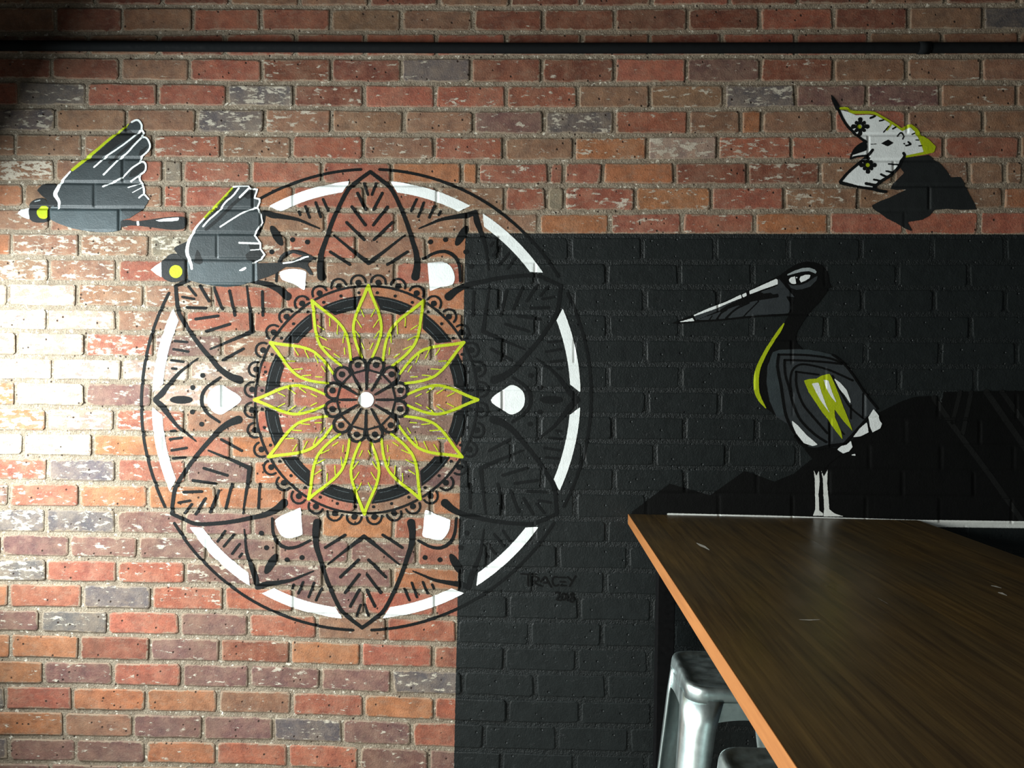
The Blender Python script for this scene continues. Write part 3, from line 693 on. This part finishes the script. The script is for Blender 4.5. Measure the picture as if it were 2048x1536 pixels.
part('wing_patch', P_YELLOW, bird, [poly(w2(chunk('650,620 700,605 780,600 830,570 910,550 940,600 1000,740 1050,880 1100,1000 1150,1140 1060,1040 960,910 970,1000 1030,1140 1045,1225 970,1130 915,1050 900,1020 840,950 760,830 700,740')))], 1.8, 6)
parts('wing_highlight', P_WHITE, bird, [poly(w2(chunk(t))) for t in ('730,650 800,640 830,740 880,880 920,960 830,840 770,730', '850,610 900,620 940,740 990,860 930,790 880,700')], 1.6, 7)
part('white_feather', P_WHITE, bird, [poly(w2(chunk('525,1025 590,1080 680,1180 795,1275 740,1290 650,1260 570,1160 535,1080')))], 1.8, 6)
part('white_feather', P_WHITE, bird, [poly(w2(chunk('955,595 1020,640 1090,720 1125,820 1130,862 1060,760 1010,700')))], 1.8, 6)
part('tail_feather', P_WHITE, bird, [poly(w2(chunk('1360,910 1415,980 1425,1030 1450,1060 1430,1110 1350,1150 1325,1090 1310,990')))], 1.8, 6)
part('tail_feather', P_WHITE, bird, [poly(w2(chunk('1150,1200 1220,1110 1295,1045 1312,1150 1230,1190')))], 1.8, 6)
part('tail_feather', P_WHITE, bird, [poly(w2(chunk('990,1325 1030,1290 1090,1275 1130,1235 1148,1300 1110,1345 1050,1365'))), poly(w2(chunk('1110,1380 1175,1370 1180,1390')))], 1.6, 6)
part('thighs', P_BLACK, bird, [poly(w2(chunk('650,1315 900,1300 1100,1345 1000,1400 900,1480 850,1545 720,1545 735,1420')))], 2, 2)
part('leg', P_WHITE2, bird, [poly(w3(chunk('362,682 385,735 405,692 411,780 402,880 406,1010 436,1032 440,1052 356,1052 375,1000 374,880 372,760')))], 1.5, 3)
part('leg', P_WHITE2, bird, [poly(w3(chunk('420,680 445,740 475,685 471,800 480,900 487,1000 530,1035 605,1058 440,1058 446,1000 440,860 437,760')))], 1.5, 3)

# ------------------------------------------------------------------ signature
sg = Crop(1030, 1130, 12.8)
sig = mural('signature', 'artist signature TRACEY 2018 in black on the black panel below the mandala', 1100, 1170)
for name, lines in (('letter', ['150,222 545,228', '330,240 335,525']), ('letter', ['440,520 445,300 540,300 600,350 570,400 480,420', '480,420 560,490 680,535']),
                    ('letter', ['650,425 765,300 850,440 925,560', '735,455 830,450']), ('letter', ['1100,310 1020,298 965,340 950,420 980,500 1040,528 1105,500']),
                    ('letter', ['1150,312 1285,312']), ('letter', ['1165,425 1275,425']), ('letter', ['1165,520 1300,520']), ('letter', ['1340,300 1440,390', '1545,275 1395,540']),
                    ('digit', ['1040,705 1100,690 1135,720 1120,800 1070,880 1160,895']), ('digit', ['1210,740 1180,820 1220,885 1280,850 1290,770 1240,725 1205,745']),
                    ('digit', ['1330,720 1340,905']), ('digit', ['1490,725 1430,740 1440,800 1500,860 1480,930 1420,930 1410,870 1500,780 1490,725'])):
    part(name, P_BLACK, sig, [stroke(sg(chunk(t)), 1.6) for t in lines], 1.0, 2, rough=0.2)

# ------------------------------------------------------------------ pipe along the top of the wall
def simple(name, rgb, rough, metal=0.0, scale=60, vary=0.2, bumpv=0.0):
    m, nt, b = nodes_of(name)
    geo = nt.nodes.new('ShaderNodeTexCoord'); n1 = noise(nt, geo.outputs['Object'], scale, 4, 0.6)
    c = mixc(nt, ramp(nt, n1, 0.3, 0.7), tuple(x * (1 - vary) for x in rgb), tuple(min(1, x * (1 + vary)) for x in rgb))
    L(nt, c, b.inputs['Base Color']); b.inputs['Metallic'].default_value = metal
    L(nt, ramp(nt, n1, 0.3, 0.7, rough * 0.85, rough * 1.2), b.inputs['Roughness'])
    if bumpv: bump(nt, b, n1, bumpv, 0.002)
    return m
M_PIPE = simple('black_pipe_paint', (0.0045, 0.0055, 0.006), 0.8); M_PIPE.node_tree.nodes['Principled BSDF'].inputs['Specular IOR Level'].default_value = 0.12
pa = to_wall(0, 91.0, -0.028); pb = to_wall(1024, 96.5, -0.028); pc = to_wall(2048, 95.5, -0.028)
def pipe_z(x): return float(np.interp(x, [pa[0], pb[0], pc[0]], [pa[1], pb[1], pc[1]]))
pipe = link('wall_pipe', tube_mesh('wall_pipe', [(x, -0.028, pipe_z(x)) for x in np.linspace(WLX + 0.01, WX1 - 0.05, 24)], 0.0178, 16), M_PIPE)
tag(pipe, 'long black pipe clipped along the brick wall above the birds', 'pipe')
for px in (1848,):
    x, _ = to_wall(px, 92, -0.028); x = float(x); z = pipe_z(x)
    link('pipe_clip', tube_mesh('pipe_clip', [(x - 0.02, -0.028, z), (x + 0.02, -0.028, z)], 0.0205, 16), M_PIPE, pipe)

# ------------------------------------------------------------------ floor, left wall with its window, ceiling
M_FLOOR = simple('concrete_floor', (0.16, 0.155, 0.145), 0.5, 0, 9, 0.2, 0.2)
floor = link('floor', box_mesh('floor', (WX0, -5.2, -0.15), (WX1, 0.26, 0.0)), M_FLOOR); tag(floor, 'dark polished concrete floor of the room', kind='structure')
M_PLASTER = simple('dark_plaster', (0.10, 0.10, 0.10), 0.9, 0, 14, 0.12, 0.2)
bx = []
for (ya, yb, za, zb) in (WIN, WIN2): bx += [((WLX - 0.07, ya, 0), (WLX, yb, za)), ((WLX - 0.07, ya, zb), (WLX, yb, WZ1))]
for ya, yb in ((-5.2, WIN2[0]), (WIN2[1], WIN[0]), (WIN[1], 0.0)): bx.append(((WLX - 0.07, ya, 0), (WLX, yb, WZ1)))
wl = link('wall_left', boxes_mesh('wall_left', bx), M_PLASTER)
tag(wl, 'dark plastered side wall with a window and a second one added for fill light', kind='structure')
M_FRAME = simple('black_window_frame', (0.012, 0.012, 0.012), 0.4)
mg, nt, b = nodes_of('window_glass'); nt.nodes.remove(b)
gt = nt.nodes.new('ShaderNodeBsdfTransparent'); gg = nt.nodes.new('ShaderNodeBsdfGlossy'); gg.inputs['Roughness'].default_value = 0.03
gm = nt.nodes.new('ShaderNodeMixShader'); gm.inputs[0].default_value = 0.06
L(nt, gt.outputs[0], gm.inputs[1]); L(nt, gg.outputs[0], gm.inputs[2]); L(nt, gm.outputs[0], nt.nodes['Material Output'].inputs[0])
fr = 0.035
for k, (y0, y1, z0, z1) in enumerate((WIN, WIN2)):  # the second frame and pane are added around the fill light
    win = link('window_%d' % (k + 1), boxes_mesh('window', [((WLX - .05, y0, z0), (WLX - .01, y0 + fr, z1)), ((WLX - .05, y1 - fr, z0), (WLX - .01, y1, z1)),
          ((WLX - .05, y0 + fr, z0), (WLX - .01, y1 - fr, z0 + fr)), ((WLX - .05, y0 + fr, z1 - fr), (WLX - .01, y1 - fr, z1))]), M_FRAME)
    tag(win, ('black framed window close to the brick wall', 'black framed window added to carry fill light, further from the brick wall')[k], kind='structure')
    link('pane', box_mesh('pane', (WLX - .034, y0 + .01, z0 + .01), (WLX - .028, y1 - .01, z1 - .01)), mg, win)
M_CEIL = simple('dark_ceiling', (0.05, 0.05, 0.05), 0.9)
ceil = link('ceiling', box_mesh('ceiling', (WX0, -5.2, WZ1), (WX1, 0.26, WZ1 + 0.1)), M_CEIL); tag(ceil, 'dark ceiling above the brick wall', kind='structure')

# ------------------------------------------------------------------ table
M_TOP, nt, b = nodes_of('stained_timber_top')
tc = nt.nodes.new('ShaderNodeTexCoord'); oi = nt.nodes.new('ShaderNodeObjectInfo')
off = nt.nodes.new('ShaderNodeVectorMath'); off.operation = 'MULTIPLY_ADD'
L(nt, tc.outputs['Object'], off.inputs[0]); off.inputs[1].default_value = (1, 1, 1)
cmb = nt.nodes.new('ShaderNodeCombineXYZ'); L(nt, math_node(nt, 'MULTIPLY', oi.outputs['Random'], 9.0), cmb.inputs[1]); L(nt, cmb.outputs[0], off.inputs[2])
g1 = noise(nt, off.outputs[0], 1.0, 5, 0.65, (60, 2.6, 60)); g2 = noise(nt, off.outputs[0], 1.0, 3, 0.5, (260, 6, 260)); g3 = noise(nt, off.outputs[0], 3.2, 3, 0.5)
c = mixc(nt, ramp(nt, g1, 0.3, 0.72), (0.036, 0.0215, 0.0075), (0.112, 0.069, 0.022))
c = mixc(nt, ramp(nt, g2, 0.45, 0.75, 0, 0.5), c, (0.034, 0.019, 0.007))
c = mixc(nt, ramp(nt, g3, 0.35, 0.7), c, mixc(nt, 1.0, c, (0.62, 0.66, 0.72), 'MULTIPLY'))
c = mixc(nt, ramp(nt, oi.outputs['Random'], 0, 1, 0, 0.55), c, mixc(nt, 1.0, c, (1.35, 1.25, 1.1), 'MULTIPLY'))
L(nt, c, b.inputs['Base Color']); L(nt, ramp(nt, g3, 0.3, 0.7, 0.26, 0.40), b.inputs['Roughness'])
bump(nt, b, g2, 0.12, 0.001)
M_EDGE, nt, b = nodes_of('orange_timber_edge')
tc = nt.nodes.new('ShaderNodeTexCoord'); g1 = noise(nt, tc.outputs['Object'], 1.0, 5, 0.65, (60, 5, 110))
L(nt, mixc(nt, ramp(nt, g1, 0.3, 0.72), (0.215, 0.078, 0.018), (0.305, 0.122, 0.032)), b.inputs['Base Color']); b.inputs['Roughness'].default_value = 0.45
M_METAL_BLACK = simple('black_powder_coat', (0.0025, 0.0025, 0.0027), 0.55); M_METAL_BLACK.node_tree.nodes['Principled BSDF'].inputs['Specular IOR Level'].default_value = 0.1

TY = -0.012
xl, ztop = to_wall(1256, 1028, TY); xr, zr = to_wall(1837, 1040, TY)
xl, ztop, xr = float(xl), float(ztop), float(xr)
chk = to_level(1586, 1536, ztop); chk2 = (to_level(1888, 1055, ztop), to_level(1960, 1085, ztop), to_level(2048, 1120, ztop), to_level(1836, 1040, ztop))
print('TABLE', xl, ztop, xr, float(zr), 'left edge at bottom', chk, 'right edge', chk2)
TT, TL = 0.034, 2.15
table = empty('bar_table', ((xl + xr) / 2, TY - TL / 2, 0)); tag(table, 'long dark-stained timber bar table with an orange edge, end against the wall', 'table')
def child(name, me, mat, parent, label=None):
    o = link(name, me, mat, parent); o.matrix_parent_inverse = parent.matrix_world.inverted()
    if label: o['label'] = label
    return o
bpy.context.view_layer.update()
nb = 12; bw = (xr - xl - 0.003) / nb
for i in range(nb):
    a0 = xl + 0.003 + i * bw; a1 = a0 + bw - 0.0004
    yc = TY
    if i == nb - 1:              # rounded far corner
        pts = [(a0, TY - TL), (a1, TY - TL), (a1, TY - 0.012)] + [(a1 - 0.012 + 0.012 * math.cos(t), TY - 0.012 + 0.012 * math.sin(t)) for t in np.linspace(0.2, math.pi / 2, 7)] + [(a0, TY)]
        n = len(pts); v = [(x, y, ztop - TT) for x, y in pts] + [(x, y, ztop) for x, y in pts]
        f = [tuple(range(n))[::-1], tuple(range(n, 2 * n))] + [(k, (k + 1) % n, n + (k + 1) % n, n + k) for k in range(n)]
        me = mesh('board', v, f)
    else: me = box_mesh('board', (a0, TY - TL, ztop - TT), (a1, TY, ztop))
    child('board', me, M_TOP, table)
child('edge_band', box_mesh('edge_band', (xl, TY - TL, ztop - TT), (xl + 0.0026, TY, ztop), 0.0006, 1), M_EDGE, table, 'orange bare timber edge of the table')
for sx in (0, 1):
    lx, _ = to_wall(1309, 1300, TY - 0.045); lw = 0.058
    lx = float(lx) if sx == 0 else xr - 0.09 - lw
    for ly in (TY - 0.045 - lw, TY - TL + 0.10):
        child('leg', box_mesh('leg', (lx, ly, 0.0), (lx + lw, ly + lw, ztop - TT - 0.05), 0.003), M_METAL_BLACK, table)
child('frame', boxes_mesh('frame', [((xl + .10, TY - TL + .12, ztop - TT - .05), (xl + .14, TY - .04, ztop - TT)), ((xr - .14, TY - TL + .12, ztop - TT - .05), (xr - .10, TY - .04, ztop - TT)),
      ((xl + .14, TY - TL + .12, ztop - TT - .05), (xr - .14, TY - TL + .16, ztop - TT)), ((xl + .04, TY - .10, ztop - TT - .05), (xr - .04, TY - .06, ztop - TT))]), M_METAL_BLACK, table)
M_SCUFF = simple('pale_scuff', (0.42, 0.40, 0.34), 0.6)
for pts, w in (([(1393, 1086), (1400, 1090), (1410, 1094), (1419, 1100)], 2.2), ([(1982, 1171), (1992, 1173), (2003, 1176)], 1.2), ([(1996, 1185), (2005, 1187), (2014, 1191)], 1.8), ([(1598, 1239), (1620, 1240), (1640, 1239)], 0.8), ([(1756, 1196), (1775, 1207)], 0.6)):
    v, f = [], []
    for i, (px, py) in enumerate(pts):
        ww = w if 0 < i < len(pts) - 1 else w * 0.3
        for s in (-1, 1):
            x, y = to_level(px, py + s * ww, ztop + 0.0004); v.append((float(x), float(y), ztop + 0.0004))
    for i in range(len(pts) - 1): f.append((2 * i, 2 * i + 2, 2 * i + 3, 2 * i + 1))
    child('scuff', mesh('scuff', v, f), M_SCUFF, table)

# ------------------------------------------------------------------ galvanised stools
M_STEEL, nt, b = nodes_of('galvanised_steel')
tc = nt.nodes.new('ShaderNodeTexCoord'); n1 = noise(nt, tc.outputs['Object'], 42, 4, 0.6); n2 = noise(nt, tc.outputs['Object'], 1.0, 3, 0.6, (30, 30, 5))
L(nt, mixc(nt, ramp(nt, n1, .3, .7), (0.48, 0.58, 0.57), (0.66, 0.77, 0.76)), b.inputs['Base Color'])
b.inputs['Metallic'].default_value = 1.0; L(nt, ramp(nt, n2, .3, .7, 0.30, 0.42), b.inputs['Roughness'])
bump(nt, b, n1, 0.08, 0.002)
M_RUBBER = simple('black_rubber', (0.012, 0.012, 0.012), 0.8)
def rsq(h, r, n=6):
    """rounded square outline, half size h, corner radius r"""
    out = []
    for q in range(4):
        cx, cy = [(1, 1), (-1, 1), (-1, -1), (1, -1)][q]
        for k in range(n + 1):
            a = math.pi / 2 * (q + k / n); out.append((cx * (h - r) + r * math.cos(a), cy * (h - r) + r * math.sin(a)))
    return out
SH = 0.765
def make_stool():
    root = empty('bar_stool')
    rings = [(.100, -.0070, .03), (.122, -.0066, .036), (.132, -.0040, .040), (.139, -.0006, .044), (.145, 0.0, .047), (.150, -.0022, .050), (.153, -.0075, .052), (.1545, -.014, .053), (.1570, -.037, .054), (.1550, -.037, .052), (.151, -.012, .050)]
    v, f = [], []
    n = len(rsq(.1, .03))
    for h, z, r in rings: v += [(x, y, SH + z) for x, y in rsq(h, r)]
    f.append(tuple(range(n)))
    for i in range(len(rings) - 1):
        for k in range(n): k2 = (k + 1) % n; f.append((i * n + k, (i + 1) * n + k, (i + 1) * n + k2, i * n + k2))
    link('seat', mesh('seat', v, f, True), M_STEEL, root)
    # corner legs: folded sheet, wide at the top, splayed
    for q in range(4):
        sx, sy = [(1, 1), (-1, 1), (-1, -1), (1, -1)][q]
        v, f = [], []; levels = [(SH - .030, .1588, .094), (SH - .10, .1655, .080), (SH - .30, .183, .066), (SH - .52, .201, .054), (0.012, .220, .044)]
        for z, h, w in levels:
            r = .068 * (w / .088)
            prof = [(h, h - w), (h, h - r)] + [(h - r + r * math.cos(a), h - r + r * math.sin(a)) for a in np.linspace(0.2, math.pi / 2 - 0.2, 5)] + [(h - r, h), (h - w, h)]
            prof = prof + [(h - w, h - .006), (h - r - .004, h - .003), (h - .55 * r, h - .55 * r), (h - .003, h - r - .004), (h - .006, h - w)]
            v += [(sx * x, sy * y, z) for x, y in prof]
        m = len(prof)
        for i in range(len(levels) - 1):
            for k in range(m): k2 = (k + 1) % m; f.append((i * m + k, i * m + k2, (i + 1) * m + k2, (i + 1) * m + k))
        f += [tuple(range(m)), tuple((len(levels) - 1) * m + k for k in range(m))]
        bm = bmesh.new(); me = mesh('leg', v, f, True); bm.from_mesh(me); bmesh.ops.recalc_face_normals(bm, faces=bm.faces); bm.to_mesh(me); bm.free()
        lg = link('leg', me, M_STEEL, root)
        link('rubber_foot', box_mesh('rubber_foot', (min(sx * .176, sx * .222), min(sy * .176, sy * .222), 0.0), (max(sx * .176, sx * .222), max(sy * .176, sy * .222), 0.016), 0.004), M_RUBBER, lg)
    # arched aprons under the seat
    for q in range(4):
        v, f = [], []
        for t in np.linspace(-1, 1, 17):
            x = t * .104; lowz = SH - .088 + .014 * (1 - (abs(t)) ** 2.2)
            for z, y in ((SH - .034, .1575), (lowz, .1585), (lowz, .1560), (SH - .034, .1550)):
                p = Matrix.Rotation(q * math.pi / 2, 3, 'Z') @ Vector((x, y, z)); v.append(p)
        for i in range(16):
            for k in range(4): k2 = (k + 1) % 4; f.append((4 * i + k, 4 * i + 4 + k, 4 * i + 4 + k2, 4 * i + k2))
        link('apron', mesh('apron', v, f), M_STEEL, root)
        v = []
        zf = 0.30; h = .1935
        me = box_mesh('foot_rail', (-h + .03, h - .012, zf), (h - .03, h - .006, zf + .028), 0.002)
        o = link('foot_rail', me, M_STEEL, root); o.rotation_euler = (0, 0, q * math.pi / 2)
    for a in (1, -1):
        link('cross_brace', tube_mesh('cross_brace', [(-.132, -.132 * a, SH - .10), (0, 0, SH - .078 - (.007 if a > 0 else 0)), (.132, .132 * a, SH - .10)], .0045, 8), M_STEEL, root)
    return root
def copy_tree(o, parent=None):
    c = o.copy(); col.objects.link(c); c.parent = parent
    for ch in list(o.children): copy_tree(ch, c)
    return c
sl, sb = to_level(1337, 1306, SH - .01); s2l, s2b = to_level(1424, 1500, SH - .01)
print('STOOL', sl, sb, s2l, s2b)
st1 = make_stool(); st2 = copy_tree(st1)
st1.location = (float(sl) + .150, float(sb) - .144, 0); st2.location = (float(s2l) + .150, float(s2b) - .144, 0)
st1.scale = st2.scale = (0.955, 0.955, 1.0)
st1.rotation_euler = (0, 0, math.radians(0.5)); st2.rotation_euler = (0, 0, math.radians(-1.0))
tag(st1, 'galvanised steel bar stool under the table edge, next to the black table leg', 'stool', 'steel stools along the table')
tag(st2, 'galvanised steel bar stool under the table edge, one place further from the wall', 'stool', 'steel stools along the table')
